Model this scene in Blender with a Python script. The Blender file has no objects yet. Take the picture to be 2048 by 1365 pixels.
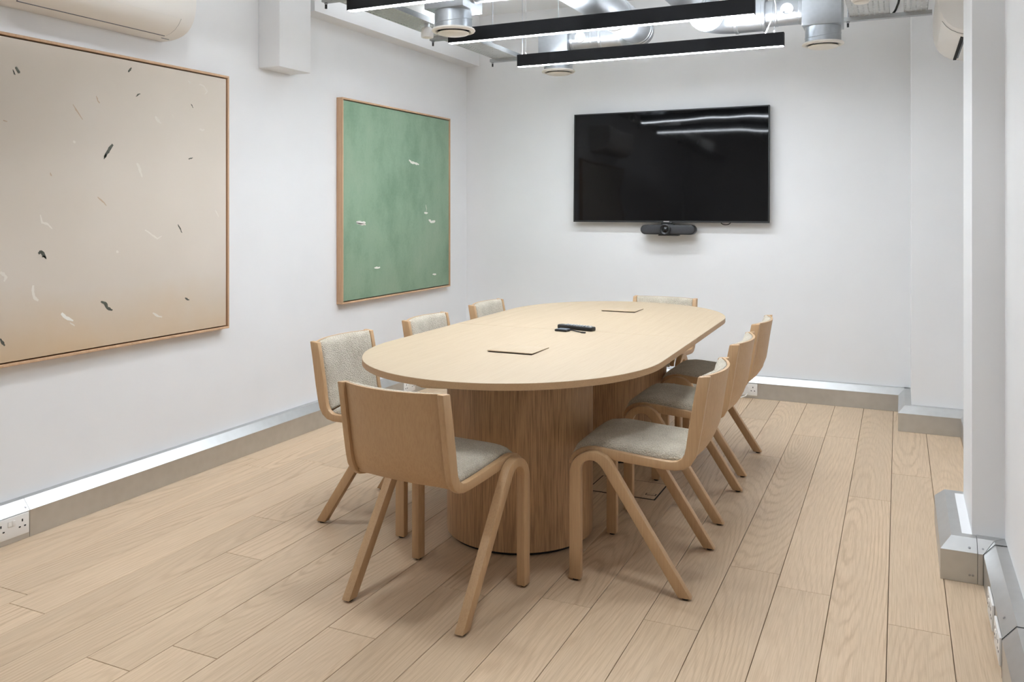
import bpy, bmesh, math, random
from mathutils import Vector, Matrix

# ------------------------------------------------------------------ camera, world, exposure
scene = bpy.context.scene
COL = scene.collection
random.seed(7)

CAM_H = 1.32
cam_data = bpy.data.cameras.new('camera')
cam = bpy.data.objects.new('camera', cam_data)
COL.objects.link(cam)
cam.location = (0.0, 0.0, CAM_H)
cam.rotation_euler = (math.radians(90), 0, math.atan(782 / 1672.0))
cam_data.sensor_width = 36.0
cam_data.lens = 1672.0 / 2048 * 36.0
cam_data.shift_y = -(682.5 - 420.0) / 2048
cam_data.clip_start = 0.02
scene.camera = cam

world = bpy.data.worlds.new('world')
scene.world = world
world.use_nodes = True
world.node_tree.nodes['Background'].inputs[0].default_value = (0.8, 0.8, 0.8, 1)
world.node_tree.nodes['Background'].inputs[1].default_value = 0.05

scene.view_settings.view_transform = 'Standard'
scene.view_settings.look = 'None'
scene.view_settings.gamma = 1.0
scene.view_settings.use_curve_mapping = False
scene.view_settings.exposure = 0.50

LAMP_DOWN = 66.0
LAMP_UP = 135.0
PANEL = 49.0
LAMP_COL = (0.915, 0.985, 1.065)

# ------------------------------------------------------------------ room numbers (metres)
XL, YB, ZC, YN = -3.262, 6.085, 2.90, -1.60
XRN, XRF = 0.328, 0.376          # right wall before / after the column
COLX, COLY0, COLY1 = 0.225, 3.43, 3.90
BUMPX, BUMPY = 0.045, 5.56


# ------------------------------------------------------------------ material helpers
def srgb(r, g, b):
    def c(v):
        v /= 255.0
        return v / 12.92 if v <= 0.04045 else ((v + 0.055) / 1.055) ** 2.4
    return (c(r), c(g), c(b), 1.0)


class NT:
    def __init__(self, name):
        self.m = bpy.data.materials.new(name)
        self.m.use_nodes = True
        self.t = self.m.node_tree
        self.p = self.t.nodes['Principled BSDF']
        self.out = self.t.nodes['Material Output']

    def n(self, kind, **kw):
        nd = self.t.nodes.new(kind)
        for k, v in kw.items():
            setattr(nd, k, v)
        return nd

    def l(self, a, b):
        self.t.links.new(a, b)

    def math(self, op, a, b=None, c=None):
        nd = self.n('ShaderNodeMath', operation=op)
        for i, v in enumerate((a, b, c)):
            if v is None:
                continue
            if isinstance(v, (int, float)):
                nd.inputs[i].default_value = v
            else:
                self.l(v, nd.inputs[i])
        return nd.outputs[0]

    def noise(self, vec, scale, detail=3, rough=0.5, dim='3D', w=None, dist=0.0):
        nd = self.n('ShaderNodeTexNoise', noise_dimensions=dim)
        nd.inputs['Scale'].default_value = scale
        nd.inputs['Detail'].default_value = detail
        nd.inputs['Roughness'].default_value = rough
        nd.inputs['Distortion'].default_value = dist
        if vec is not None and dim != '1D':
            self.l(vec, nd.inputs['Vector'])
        if w is not None:
            self.l(w, nd.inputs['W'])
        return nd.outputs['Fac']

    def ramp(self, fac, stops):
        nd = self.n('ShaderNodeValToRGB')
        els = nd.color_ramp.elements
        while len(els) < len(stops):
            els.new(0.5)
        for e, (pos, col) in zip(els, stops):
            e.position = pos
            e.color = col
        self.l(fac, nd.inputs[0])
        return nd.outputs[0]

    def mix(self, fac, a, b, blend='MIX'):
        nd = self.n('ShaderNodeMix', data_type='RGBA', blend_type=blend)
        if isinstance(fac, (int, float)):
            nd.inputs[0].default_value = fac
        else:
            self.l(fac, nd.inputs[0])
        for i, v in ((6, a), (7, b)):
            if isinstance(v, tuple):
                nd.inputs[i].default_value = v
            else:
                self.l(v, nd.inputs[i])
        return nd.outputs[2]

    def bump(self, h, strength, dist):
        nd = self.n('ShaderNodeBump')
        nd.inputs['Strength'].default_value = strength
        nd.inputs['Distance'].default_value = dist
        self.l(h, nd.inputs['Height'])
        self.l(nd.outputs[0], self.p.inputs['Normal'])

    def set(self, **kw):
        for k, v in kw.items():
            self.p.inputs[k.replace('_', ' ')].default_value = v


def plain(name, col, rough=0.5, metal=0.0, spec=0.5):
    a = NT(name)
    a.set(Base_Color=col, Roughness=rough, Metallic=metal)
    a.p.inputs['Specular IOR Level'].default_value = spec
    return a.m


def mottled(name, c1, c2, scale, rough=0.6, bump=0.0, bscale=200, metal=0.0):
    a = NT(name)
    tc = a.n('ShaderNodeTexCoord')
    f = a.noise(tc.outputs['Object'], scale, 4)
    a.l(a.ramp(f, [(0.3, c1), (0.7, c2)]), a.p.inputs['Base Color'])
    a.set(Roughness=rough, Metallic=metal)
    if bump:
        a.bump(a.noise(tc.outputs['Object'], bscale, 2), bump, 0.002)
    return a.m


def wood(name, light, dark, axis, rings=60.0, ring_amt=0.35, fibre_amt=0.35, tone=0.25, rough=0.5,
         fibre=260.0, cathedral=True, pore=None):
    """oak: growth rings cut lengthwise along `axis`, fine fibres, a tone of its own for each piece"""
    a = NT(name)
    tc = a.n('ShaderNodeTexCoord')
    oi = a.n('ShaderNodeObjectInfo')
    rnd = oi.outputs['Random']
    sep = a.n('ShaderNodeSeparateXYZ')
    a.l(tc.outputs['Object'], sep.inputs[0])
    xs = [sep.outputs[0], sep.outputs[1], sep.outputs[2]]
    along = xs[axis]
    across = xs[(axis + 1) % 3] if axis != 1 else xs[0]
    third = [i for i in range(3) if i != axis and xs[i] is not across][0]
    third = xs[third]
    seed = a.math('MULTIPLY', rnd, 91.7)
    # slowly wandering distance to the heart of the log
    w1 = a.math('ADD', a.math('MULTIPLY', along, 0.42), seed)
    h = a.noise(None, 1.0, 0, 0.5, '1D', w1)
    x0 = a.math('MULTIPLY', a.math('SUBTRACT', a.math('FRACT', a.math('MULTIPLY', rnd, 17.3)), 0.5), 0.26)
    comb = a.n('ShaderNodeCombineXYZ')
    a.l(a.math('ADD', a.math('MULTIPLY', across, 14.0), seed), comb.inputs[0])
    a.l(a.math('MULTIPLY', along, 1.1), comb.inputs[1])
    a.l(a.math('MULTIPLY', third, 9.0), comb.inputs[2])
    wob = a.noise(comb.outputs[0], 1.0, 3, 0.55)
    xx = a.math('ADD', a.math('ADD', across, x0), a.math('MULTIPLY', a.math('SUBTRACT', wob, 0.5), 0.022))
    hh = a.math('MULTIPLY', a.math('SUBTRACT', h, 0.12), 0.27 if cathedral else 0.06)
    comb4 = a.n('ShaderNodeCombineXYZ')
    a.l(a.math('ADD', a.math('MULTIPLY', across, 45.0), seed), comb4.inputs[0])
    a.l(a.math('MULTIPLY', along, 6.0), comb4.inputs[1])
    jit = a.noise(comb4.outputs[0], 1.0, 2, 0.6)
    hh = a.math('ADD', hh, a.math('MULTIPLY', a.math('SUBTRACT', jit, 0.5), 0.012))
    zz = a.math('ADD', third, hh)
    r = a.math('SQRT', a.math('ADD', a.math('MULTIPLY', xx, xx), a.math('MULTIPLY', zz, zz)))
    ring = a.math('SINE', a.math('MULTIPLY', r, rings * 6.283))
    ring = a.math('POWER', a.math('ADD', a.math('MULTIPLY', ring, 0.5), 0.5), 3.2)
    # fibres
    comb2 = a.n('ShaderNodeCombineXYZ')
    a.l(a.math('ADD', a.math('MULTIPLY', across, fibre), seed), comb2.inputs[0])
    a.l(a.math('MULTIPLY', along, 7.0), comb2.inputs[1])
    a.l(a.math('MULTIPLY', third, fibre), comb2.inputs[2])
    fib = a.noise(comb2.outputs[0], 1.0, 3, 0.6)
    comb3 = a.n('ShaderNodeCombineXYZ')
    a.l(a.math('ADD', a.math('MULTIPLY', across, 22.0), seed), comb3.inputs[0])
    a.l(a.math('MULTIPLY', along, 1.6), comb3.inputs[1])
    a.l(a.math('MULTIPLY', third, 22.0), comb3.inputs[2])
    band = a.noise(comb3.outputs[0], 1.0, 2, 0.5)
    fade = a.ramp(band, [(0.35, (0.25, 0.25, 0.25, 1)), (0.62, (1, 1, 1, 1))])
    amp = a.math('ADD', 0.35, a.math('MULTIPLY', a.math('FRACT', a.math('MULTIPLY', rnd, 31.1)), 0.65))
    col = a.mix(a.math('MULTIPLY', a.math('MULTIPLY', a.math('MULTIPLY', ring, ring_amt), amp), fade), light, dark)
    fmask = a.ramp(fib, [(0.42, (0, 0, 0, 1)), (0.68, (1, 1, 1, 1))])
    col = a.mix(a.math('MULTIPLY', fmask, fibre_amt), col, dark)
    val = a.math('ADD', 1.0 - tone / 2,
                 a.math('ADD', a.math('MULTIPLY', a.math('FRACT', a.math('MULTIPLY', rnd, 7.77)), tone * 0.6),
                        a.math('MULTIPLY', a.math('SUBTRACT', band, 0.25), tone * 0.8)))
    hsv = a.n('ShaderNodeHueSaturation')
    a.l(col, hsv.inputs['Color'])
    a.l(val, hsv.inputs['Value'])
    a.l(hsv.outputs[0], a.p.inputs['Base Color'])
    a.set(Roughness=rough)
    a.bump(fib, 0.08, 0.001)
    return a.m


def galvanised(name, col, rough=0.38, scale=60.0, streak=(1, 1, 1)):
    a = NT(name)
    tc = a.n('ShaderNodeTexCoord')
    mp = a.n('ShaderNodeMapping')
    a.l(tc.outputs['Object'], mp.inputs[0])
    mp.inputs['Scale'].default_value = streak
    v = a.n('ShaderNodeTexVoronoi')
    v.inputs['Scale'].default_value = scale
    a.l(mp.outputs[0], v.inputs['Vector'])
    f = a.noise(mp.outputs[0], scale * 0.2, 3)
    mixf = a.math('ADD', a.math('MULTIPLY', v.outputs['Distance'], 0.35), a.math('MULTIPLY', f, 0.65))
    c2 = tuple(min(1.0, x * 1.05) for x in col[:3]) + (1,)
    c1 = tuple(x * 0.94 for x in col[:3]) + (1,)
    a.l(a.ramp(mixf, [(0.25, c1), (0.75, c2)]), a.p.inputs['Base Color'])
    a.l(a.math('ADD', a.math('MULTIPLY', mixf, 0.08), rough - 0.04), a.p.inputs['Roughness'])
    a.set(Metallic=1.0)
    return a.m


def perforated(name, col):
    """galvanised tray with rows of punched slots (see-through)"""
    a = NT(name)
    tc = a.n('ShaderNodeTexCoord')
    sep = a.n('ShaderNodeSeparateXYZ')
    a.l(tc.outputs['Object'], sep.inputs[0])
    def cell(v, pitch, half):
        fr = a.math('FRACT', a.math('ADD', a.math('DIVIDE', v, pitch), 0.5))
        d = a.math('ABSOLUTE', a.math('SUBTRACT', fr, 0.5))
        return a.math('LESS_THAN', d, half)
    hx = cell(sep.outputs[0], 0.025, 0.17)
    hy = cell(sep.outputs[1], 0.030, 0.30)
    hole = a.math('MULTIPLY', hx, hy)
    f = a.noise(tc.outputs['Object'], 30, 3)
    a.l(a.ramp(f, [(0.3, tuple(x * 0.9 for x in col[:3]) + (1,)), (0.7, col)]), a.p.inputs['Base Color'])
    a.set(Metallic=0.6, Roughness=0.5)
    tr = a.n('ShaderNodeBsdfTransparent')
    mx = a.n('ShaderNodeMixShader')
    a.l(hole, mx.inputs[0])
    a.l(a.p.outputs[0], mx.inputs[1])
    a.l(tr.outputs[0], mx.inputs[2])
    a.l(mx.outputs[0], a.out.inputs[0])
    return a.m


def emit(name, col, strength):
    a = NT(name)
    a.set(Base_Color=(0.9, 0.9, 0.9, 1))
    a.p.inputs['Emission Color'].default_value = (*col, 1)
    a.p.inputs['Emission Strength'].default_value = strength
    return a.m


def boucle(name, c1, c2):
    a = NT(name)
    tc = a.n('ShaderNodeTexCoord')
    v = a.n('ShaderNodeTexVoronoi')
    v.inputs['Scale'].default_value = 170
    wv = a.n('ShaderNodeMapping')
    wv.inputs['Scale'].default_value = (1, 1, 1.6)
    a.l(tc.outputs['Object'], wv.inputs[0])
    a.l(wv.outputs[0], v.inputs['Vector'])
    n2 = a.noise(tc.outputs['Object'], 260, 3, 0.6)
    n3 = a.noise(tc.outputs['Object'], 14, 2)
    h = a.math('ADD', a.math('MULTIPLY', v.outputs['Distance'], -0.9), n2)
    cf = a.math('ADD', a.math('MULTIPLY', n2, 0.7), a.math('MULTIPLY', n3, 0.3))
    a.l(a.ramp(cf, [(0.32, c1), (0.66, c2)]), a.p.inputs['Base Color'])
    a.set(Roughness=0.95)
    a.p.inputs['Sheen Weight'].default_value = 0.25
    a.p.inputs['Specular IOR Level'].default_value = 0.15
    a.bump(h, 0.8, 0.008)
    return a.m


M = {}
M['wall'] = mottled('wall_paint', srgb(234, 234, 234), srgb(237, 237, 237), 3, 0.75, 0.05, 140)
M['ceiling'] = mottled('ceiling_paint', srgb(236, 236, 236), srgb(239, 239, 239), 3, 0.8, 0.05, 120)
M['subfloor'] = plain('dark_joint', srgb(92, 70, 50), 0.9)
M['floor'] = wood('oak_floor', srgb(208, 183, 153), srgb(166, 136, 105), 1, rings=78, ring_amt=0.60,
                  fibre_amt=0.36, tone=0.24, rough=0.50)
M['table'] = wood('oak_table_veneer', srgb(180, 161, 134), srgb(160, 136, 108), 1, rings=34, ring_amt=0.22,
                  fibre_amt=0.30, tone=0.10, rough=0.55, cathedral=False)
M['table_edge'] = wood('oak_edge_band', srgb(186, 152, 114), srgb(158, 122, 86), 1, rings=20, ring_amt=0.2,
                       fibre_amt=0.3, tone=0.08, rough=0.5, cathedral=False)
M['pedestal'] = wood('oak_pedestal_veneer', srgb(190, 151, 110), srgb(112, 79, 50), 2, rings=26, ring_amt=0.22,
                     fibre_amt=0.70, tone=0.10, rough=0.5, fibre=280, cathedral=False)
M['chair'] = wood('oak_chair', srgb(191, 156, 117), srgb(156, 120, 83), 2, rings=30, ring_amt=0.18,
                  fibre_amt=0.30, tone=0.06, rough=0.45, cathedral=False)
M['frame'] = wood('oak_picture_frame', srgb(204, 168, 134), srgb(166, 126, 94), 2, rings=30, ring_amt=0.2,
                  fibre_amt=0.35, tone=0.08, rough=0.5, cathedral=False)
M['boucle'] = boucle('boucle_fabric', srgb(178, 166, 144), srgb(226, 216, 198))
M['galv'] = galvanised('galvanised_trunking', (0.60, 0.605, 0.60, 1), 0.40, 25)
M['duct'] = galvanised('galvanised_duct', (0.46, 0.48, 0.50, 1), 0.40, 40)
M['strut'] = galvanised('galvanised_strut', (0.42, 0.43, 0.43, 1), 0.5, 60)
M['tray'] = perforated('perforated_tray', (0.66, 0.67, 0.67, 1))
M['black_metal'] = plain('black_powder_coat', srgb(15, 15, 17), 0.5, 0.0, 0.2)
M['black_plastic'] = plain('black_plastic', srgb(22, 22, 23), 0.45)
M['dark_grey'] = mottled('charcoal_mesh_fabric', srgb(48, 48, 50), srgb(60, 60, 62), 300, 0.8)
M['mid_grey'] = plain('grey_plastic', srgb(92, 98, 106), 0.5)
M['light_grey'] = plain('light_grey_plastic', srgb(168, 172, 176), 0.5)
M['gap'] = plain('dark_gap', srgb(14, 13, 12), 0.9)
M['white_plastic'] = plain('white_plastic', srgb(232, 229, 224), 0.35)
M['cream_metal'] = plain('cream_enamel', srgb(233, 227, 217), 0.4)
M['ac'] = mottled('air_conditioner_shell', srgb(240, 235, 229), srgb(242, 238, 232), 2, 0.42)
M['screw'] = plain('steel_screw', (0.35, 0.35, 0.36, 1), 0.4, 1.0)
M['silver'] = plain('silver_badge', (0.75, 0.75, 0.76, 1), 0.3, 1.0)
M['lens'] = plain('lens_glass', srgb(12, 13, 16), 0.08)
M['lamp_down'] = emit('lamp_diffuser', LAMP_COL, LAMP_DOWN)
M['lamp_up'] = emit('lamp_upper_diffuser', LAMP_COL, LAMP_UP)
M['panel_light'] = emit('ceiling_panel_diffuser', LAMP_COL, PANEL)
M['rubber'] = plain('black_glide', srgb(30, 26, 23), 0.8)

# television screen: black, glossy, faintly wavy panel
_s = NT('television_screen')
_tc = _s.n('ShaderNodeTexCoord')
_mp = _s.n('ShaderNodeMapping')
_mp.inputs['Scale'].default_value = (1.6, 1.0, 1.2)
_s.l(_tc.outputs['Object'], _mp.inputs[0])
_s.set(Base_Color=srgb(11, 11, 12), Roughness=0.045)
_s.p.inputs['IOR'].default_value = 1.38
_s.p.inputs['Specular IOR Level'].default_value = 0.4
_s.bump(_s.noise(_mp.outputs[0], 2.6, 0), 0.05, 0.03)
M['screen'] = _s.m

# canvases
_c = NT('beige_canvas')
_tc = _c.n('ShaderNodeTexCoord')
_sep = _c.n('ShaderNodeSeparateXYZ')
_c.l(_tc.outputs['Generated'], _sep.inputs[0])
_n = _c.noise(_tc.outputs['Object'], 2.2, 4, 0.6)
_n2 = _c.noise(_tc.outputs['Object'], 1.1, 2, 0.5)
# ochre wash pooled along the lower edge, stronger away from the green picture
_low = _c.math('SUBTRACT', 1.0, _c.math('MULTIPLY', _sep.outputs[2], 3.4))
_low = _c.math('ADD', _low, _c.math('MULTIPLY', _c.math('SUBTRACT', _n, 0.5), 0.9))
_low = _c.math('SUBTRACT', _low, _c.math('MULTIPLY', _sep.outputs[1], 0.25))
_base = _c.ramp(_n2, [(0.35, srgb(213, 202, 188)), (0.65, srgb(220, 210, 198))])
_mask = _c.ramp(_low, [(0.15, (0, 0, 0, 1)), (1.0, (1, 1, 1, 1))])
_c.l(_c.mix(_mask, _base, srgb(214, 190, 158)), _c.p.inputs['Base Color'])
_c.set(Roughness=0.85)
_c.bump(_c.noise(_tc.outputs['Object'], 420, 2), 0.1, 0.001)
M['beige_canvas'] = _c.m

_g = NT('green_canvas')
_tc = _g.n('ShaderNodeTexCoord')
_mp = _g.n('ShaderNodeMapping')
_mp.inputs['Scale'].default_value = (1, 1, 0.6)
_g.l(_tc.outputs['Object'], _mp.inputs[0])
_n = _g.noise(_mp.outputs[0], 3.2, 6, 0.62)
_n2 = _g.noise(_tc.outputs['Object'], 60, 3, 0.6)
_f = _g.math('ADD', _g.math('MULTIPLY', _n, 0.85), _g.math('MULTIPLY', _n2, 0.15))
_g.l(_g.ramp(_f, [(0.30, srgb(116, 144, 119)), (0.52, srgb(138, 163, 138)), (0.72, srgb(152, 172, 148))]),
     _g.p.inputs['Base Color'])
_g.set(Roughness=0.85)
_g.bump(_g.noise(_tc.outputs['Object'], 380, 2), 0.1, 0.001)
M['green_canvas'] = _g.m
M['paint_white'] = plain('white_paint_stroke', srgb(238, 235, 226), 0.7)
M['paint_pale'] = plain('pale_paint_stroke', srgb(229, 221, 209), 0.7)
M['paint_dark'] = mottled('dark_green_paint_stroke', srgb(66, 68, 58), srgb(98, 98, 86), 60, 0.7)
M['paint_tan'] = plain('tan_paint_stroke', srgb(196, 172, 148), 0.7)


# ------------------------------------------------------------------ object helpers
def tag(o, label=None, cat=None, group=None, kind=None):
    if label:
        o['label'] = label
    if cat:
        o['category'] = cat
    if group:
        o['group'] = group
    if kind:
        o['kind'] = kind
    return o


def empty(name, loc=(0, 0, 0), rz=0.0):
    o = bpy.data.objects.new(name, None)
    o.empty_display_size = 0.1
    COL.objects.link(o)
    o.location = loc
    o.rotation_euler = (0, 0, rz)
    return o


def link(name, bm, mat, parent=None, loc=(0, 0, 0), rot=(0, 0, 0), smooth=None):
    bmesh.ops.recalc_face_normals(bm, faces=bm.faces[:])
    me = bpy.data.meshes.new(name)
    bm.to_mesh(me)
    bm.free()
    me.materials.append(mat)
    if smooth is not None:
        me.polygons.foreach_set('use_smooth', [True] * len(me.polygons))
        if smooth > 0:
            me.set_sharp_from_angle(angle=math.radians(smooth))
    o = bpy.data.objects.new(name, me)
    COL.objects.link(o)
    o.location = loc
    o.rotation_euler = rot
    if parent is not None:
        o.parent = parent
    return o


def bevel(bm, w, seg=2, angle=35):
    if w <= 0:
        return
    es = [e for e in bm.edges if len(e.link_faces) == 2 and e.calc_face_angle(0) > math.radians(angle)]
    if es:
        bmesh.ops.bevel(bm, geom=es, offset=w, segments=seg, affect='EDGES', profile=0.5, clamp_overlap=True)


def bm_box(x0, x1, y0, y1, z0, z1, b=0.0, seg=2, bm=None):
    new = bm is None
    if new:
        bm = bmesh.new()
    vs = [bm.verts.new((x, y, z)) for x in (x0, x1) for y in (y0, y1) for z in (z0, z1)]
    for f in ((0, 1, 3, 2), (4, 6, 7, 5), (0, 4, 5, 1), (2, 3, 7, 6), (0, 2, 6, 4), (1, 5, 7, 3)):
        bm.faces.new([vs[i] for i in f])
    if b and new:
        bmesh.ops.recalc_face_normals(bm, faces=bm.faces[:])
        bevel(bm, b, seg)
    return bm


def box(name, x0, x1, y0, y1, z0, z1, mat, parent=None, b=0.0, seg=2, center=False):
    """box given in the parent's space; the object's origin sits at the middle of its base"""
    cx, cy = (x0 + x1) / 2, (y0 + y1) / 2
    bm = bm_box(x0 - cx, x1 - cx, y0 - cy, y1 - cy, 0, z1 - z0, b, seg)
    return link(name, bm, mat, parent, (cx, cy, z0), smooth=30 if b else None)


def bm_prism(pts, a, b, plane='YZ', bev=0.0, seg=2, bm=None):
    """polygon `pts` in a plane, extruded from a to b along the remaining axis"""
    new = bm is None
    if new:
        bm = bmesh.new()
    def P(p, t):
        if plane == 'YZ':
            return (t, p[0], p[1])
        if plane == 'XZ':
            return (p[0], t, p[1])
        return (p[0], p[1], t)
    v0 = [bm.verts.new(P(p, a)) for p in pts]
    v1 = [bm.verts.new(P(p, b)) for p in pts]
    bm.faces.new(v0)
    bm.faces.new(v1)
    n = len(pts)
    for i in range(n):
        bm.faces.new((v0[i], v0[(i + 1) % n], v1[(i + 1) % n], v1[i]))
    if bev:
        bmesh.ops.recalc_face_normals(bm, faces=bm.faces[:])
        bevel(bm, bev, seg)
    return bm


def bm_strip(outer, inner, x0, x1, bev=0.004):
    """ribbon between two matching (y, z) lines, given thickness in x"""
    bm = bmesh.new()
    n = len(outer)
    V = {}
    for k, line in (('o', outer), ('i', inner)):
        for s, x in ((0, x0), (1, x1)):
            V[k, s] = [bm.verts.new((x, p[0], p[1])) for p in line]
    for i in range(n - 1):
        bm.faces.new((V['o', 0][i], V['o', 0][i + 1], V['i', 0][i + 1], V['i', 0][i]))
        bm.faces.new((V['o', 1][i], V['i', 1][i], V['i', 1][i + 1], V['o', 1][i + 1]))
        bm.faces.new((V['o', 0][i], V['o', 1][i], V['o', 1][i + 1], V['o', 0][i + 1]))
        bm.faces.new((V['i', 0][i], V['i', 0][i + 1], V['i', 1][i + 1], V['i', 1][i]))
    for i in (0, n - 1):
        bm.faces.new((V['o', 0][i], V['i', 0][i], V['i', 1][i], V['o', 1][i]))
    bmesh.ops.recalc_face_normals(bm, faces=bm.faces[:])
    bevel(bm, bev, 2, 40)
    return bm


def bm_lathe(profile, seg=32, bm=None, M4=None):
    """profile of (radius, height) turned about z"""
    new = bm is None
    if new:
        bm = bmesh.new()
    rows = []
    for r, z in profile:
        if r < 1e-6:
            rows.append([bm.verts.new((0, 0, z))])
        else:
            rows.append([bm.verts.new((r * math.cos(2 * math.pi * i / seg), r * math.sin(2 * math.pi * i / seg), z))
                         for i in range(seg)])
    for a, b in zip(rows[:-1], rows[1:]):
        for i in range(seg):
            j = (i + 1) % seg
            if len(a) == 1 and len(b) == 1:
                continue
            if len(a) == 1:
                bm.faces.new((a[0], b[i], b[j]))
            elif len(b) == 1:
                bm.faces.new((a[i], a[j], b[0]))
            else:
                bm.faces.new((a[i], a[j], b[j], b[i]))
    for row in (rows[0], rows[-1]):
        if len(row) > 1:
            bm.faces.new(row)
    if M4 is not None:
        bmesh.ops.transform(bm, matrix=M4, verts=[v for row in rows for v in row])
    return bm


def bm_tube(path, r, seg=12, cap=True, bm=None):
    new = bm is None
    if new:
        bm = bmesh.new()
    path = [Vector(p) for p in path]
    n = len(path)
    t0 = (path[1] - path[0]).normalized()
    up = Vector((0, 0, 1)) if abs(t0.z) < 0.9 else Vector((1, 0, 0))
    nx = t0.cross(up).normalized()
    rows = []
    for i, p in enumerate(path):
        t = (path[min(i + 1, n - 1)] - path[max(i - 1, 0)]).normalized()
        nx = (nx - t * nx.dot(t)).normalized()
        ny = t.cross(nx)
        rr = r[i] if isinstance(r, (list, tuple)) else r
        rows.append([bm.verts.new(p + (nx * math.cos(2 * math.pi * k / seg) + ny * math.sin(2 * math.pi * k / seg)) * rr)
                     for k in range(seg)])
    for a, b in zip(rows[:-1], rows[1:]):
        for k in range(seg):
            bm.faces.new((a[k], a[(k + 1) % seg], b[(k + 1) % seg], b[k]))
    if cap:
        bm.faces.new(rows[0])
        bm.faces.new(rows[-1])
    return bm


def copy_tree(o, parent=None):
    c = o.copy()
    COL.objects.link(c)
    c.parent = parent
    for ch in o.children:
        copy_tree(ch, c)
    return c


# ------------------------------------------------------------------ the room
# floor: dark joints with oak planks on top
FLOOR_ROT = 0.004
floor = box('floor', XL - 0.15, XRF + 0.15, YN - 0.1, YB + 0.15, -0.06, -0.0155, M['subfloor'])
tag(floor, kind='structure')
PW = 0.1785
known = {  # plank column -> where the photographed end joints lie (y)
    -1: [2.92], 0: [4.15, 1.9], 1: [3.05], 2: [3.15], 3: [2.62], 5: [2.62], 7: [2.55], 8: [2.15], 9: [3.3],
}
k0, k1 = -3, 19
for k in range(k0, k1 + 1):
    xa = -0.045 - (k + 1) * PW
    xb = -0.045 - k * PW
    rng = random.Random(100 + k)
    ys = sorted(known.get(k, []))
    if not ys:
        ys = [rng.uniform(1.2, 3.8)]
    while ys[0] > YN + 0.2:
        ys.insert(0, ys[0] - rng.uniform(1.5, 2.2))
    while ys[-1] < YB - 0.1:
        ys.append(ys[-1] + rng.uniform(1.5, 2.2))
    for ya, yb in zip(ys[:-1], ys[1:]):
        ya, yb = max(ya, YN), min(yb, YB)
        if yb - ya < 0.02:
            continue
        x0, x1 = max(xa, XL + 0.005), min(xb, XRF - 0.002)
        if x1 - x0 < 0.02:
            continue
        cx, cy = (x0 + x1) / 2, (ya + yb) / 2
        g = 0.0010
        bm = bm_box(x0 - cx + g, x1 - cx - g, ya - cy + g, yb - cy - g, 0, 0.015)
        es = [e for e in bm.edges if all(v.co.z > 0.01 for v in e.verts)]
        bmesh.ops.bevel(bm, geom=es, offset=0.0009, segments=1, affect='EDGES')
        p = link('plank', bm, M['floor'], floor, (cx - (cy - 3) * FLOOR_ROT, cy, 0.0005), (0, 0, FLOOR_ROT))
        p.matrix_parent_inverse = floor.matrix_world.inverted()
        # planks are given in world coordinates; the floor's origin is its base centre
        p.location = (p.location[0] - floor.location[0], p.location[1] - floor.location[1], -0.0155 - floor.location[2] + 0.0005)
        p.matrix_parent_inverse = Matrix.Identity(4)


def wallbox(name, x0, x1, y0, y1, z0, z1, mat=None, parent=None):
    o = box(name, x0, x1, y0, y1, z0, z1, mat or M['wall'], parent)
    if parent is None:
        tag(o, kind='structure')
    return o


WT = 0.12
wall_left = wallbox('wall_left', XL - WT, XL, YN, YB, 0, ZC)
wall_back = wallbox('wall_back', XL - WT, XRF + WT, YB, YB + WT, 0, ZC)
wall_front = wallbox('wall_front', XL - WT, XRF + WT, YN - WT, YN, 0, ZC)
# right wall: nearer stretch, column, further stretch, boxed-out corner
bm = bmesh.new()
rp = [(XRN, YN), (XRN, COLY0), (COLX, COLY0), (COLX, COLY1), (XRF, COLY1), (XRF, BUMPY), (BUMPX, BUMPY), (BUMPX, YB),
      (XRF + WT, YB), (XRF + WT, YN)]
bm_prism(rp, 0, ZC, 'XY', bm=bm)
wall_right = tag(link('wall_right', bm, M['wall']), kind='structure')
# plaster ledge at the foot of the column
tag(box('trim_1', COLX - 0.032, COLX, COLY0, COLY1, 0, 0.150, M['wall']), kind='structure')
ceiling = tag(box('ceiling', XL - WT, XRF + WT, YN - WT, YB + WT, ZC, ZC + 0.1, M['ceiling']), kind='structure')
# downstand beam along the left wall and the boxed pipe in front of it
tag(box('trim_2', XL, XL + 0.122, 3.97, YB, 2.495, ZC, M['wall']), kind='structure')
tag(box('trim_3', XL, XL + 0.150, 3.63, 3.90, 2.112, ZC, M['wall'], b=0.004), kind='structure')

# ------------------------------------------------------------------ galvanised floor trunking (skirting)
TD, TZ1, TZ2, TC = 0.072, 0.108, 0.149, 0.036     # depth, front height, full height, chamfer depth


def trunk_profile(g=0.0):
    """(distance from wall, height)"""
    return [(0.0, 0.0), (TD + g, 0.0), (TD + g, TZ1 + g * 0.4), (TD - TC + g, TZ2 + g), (0.0, TZ2 + g)]


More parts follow.
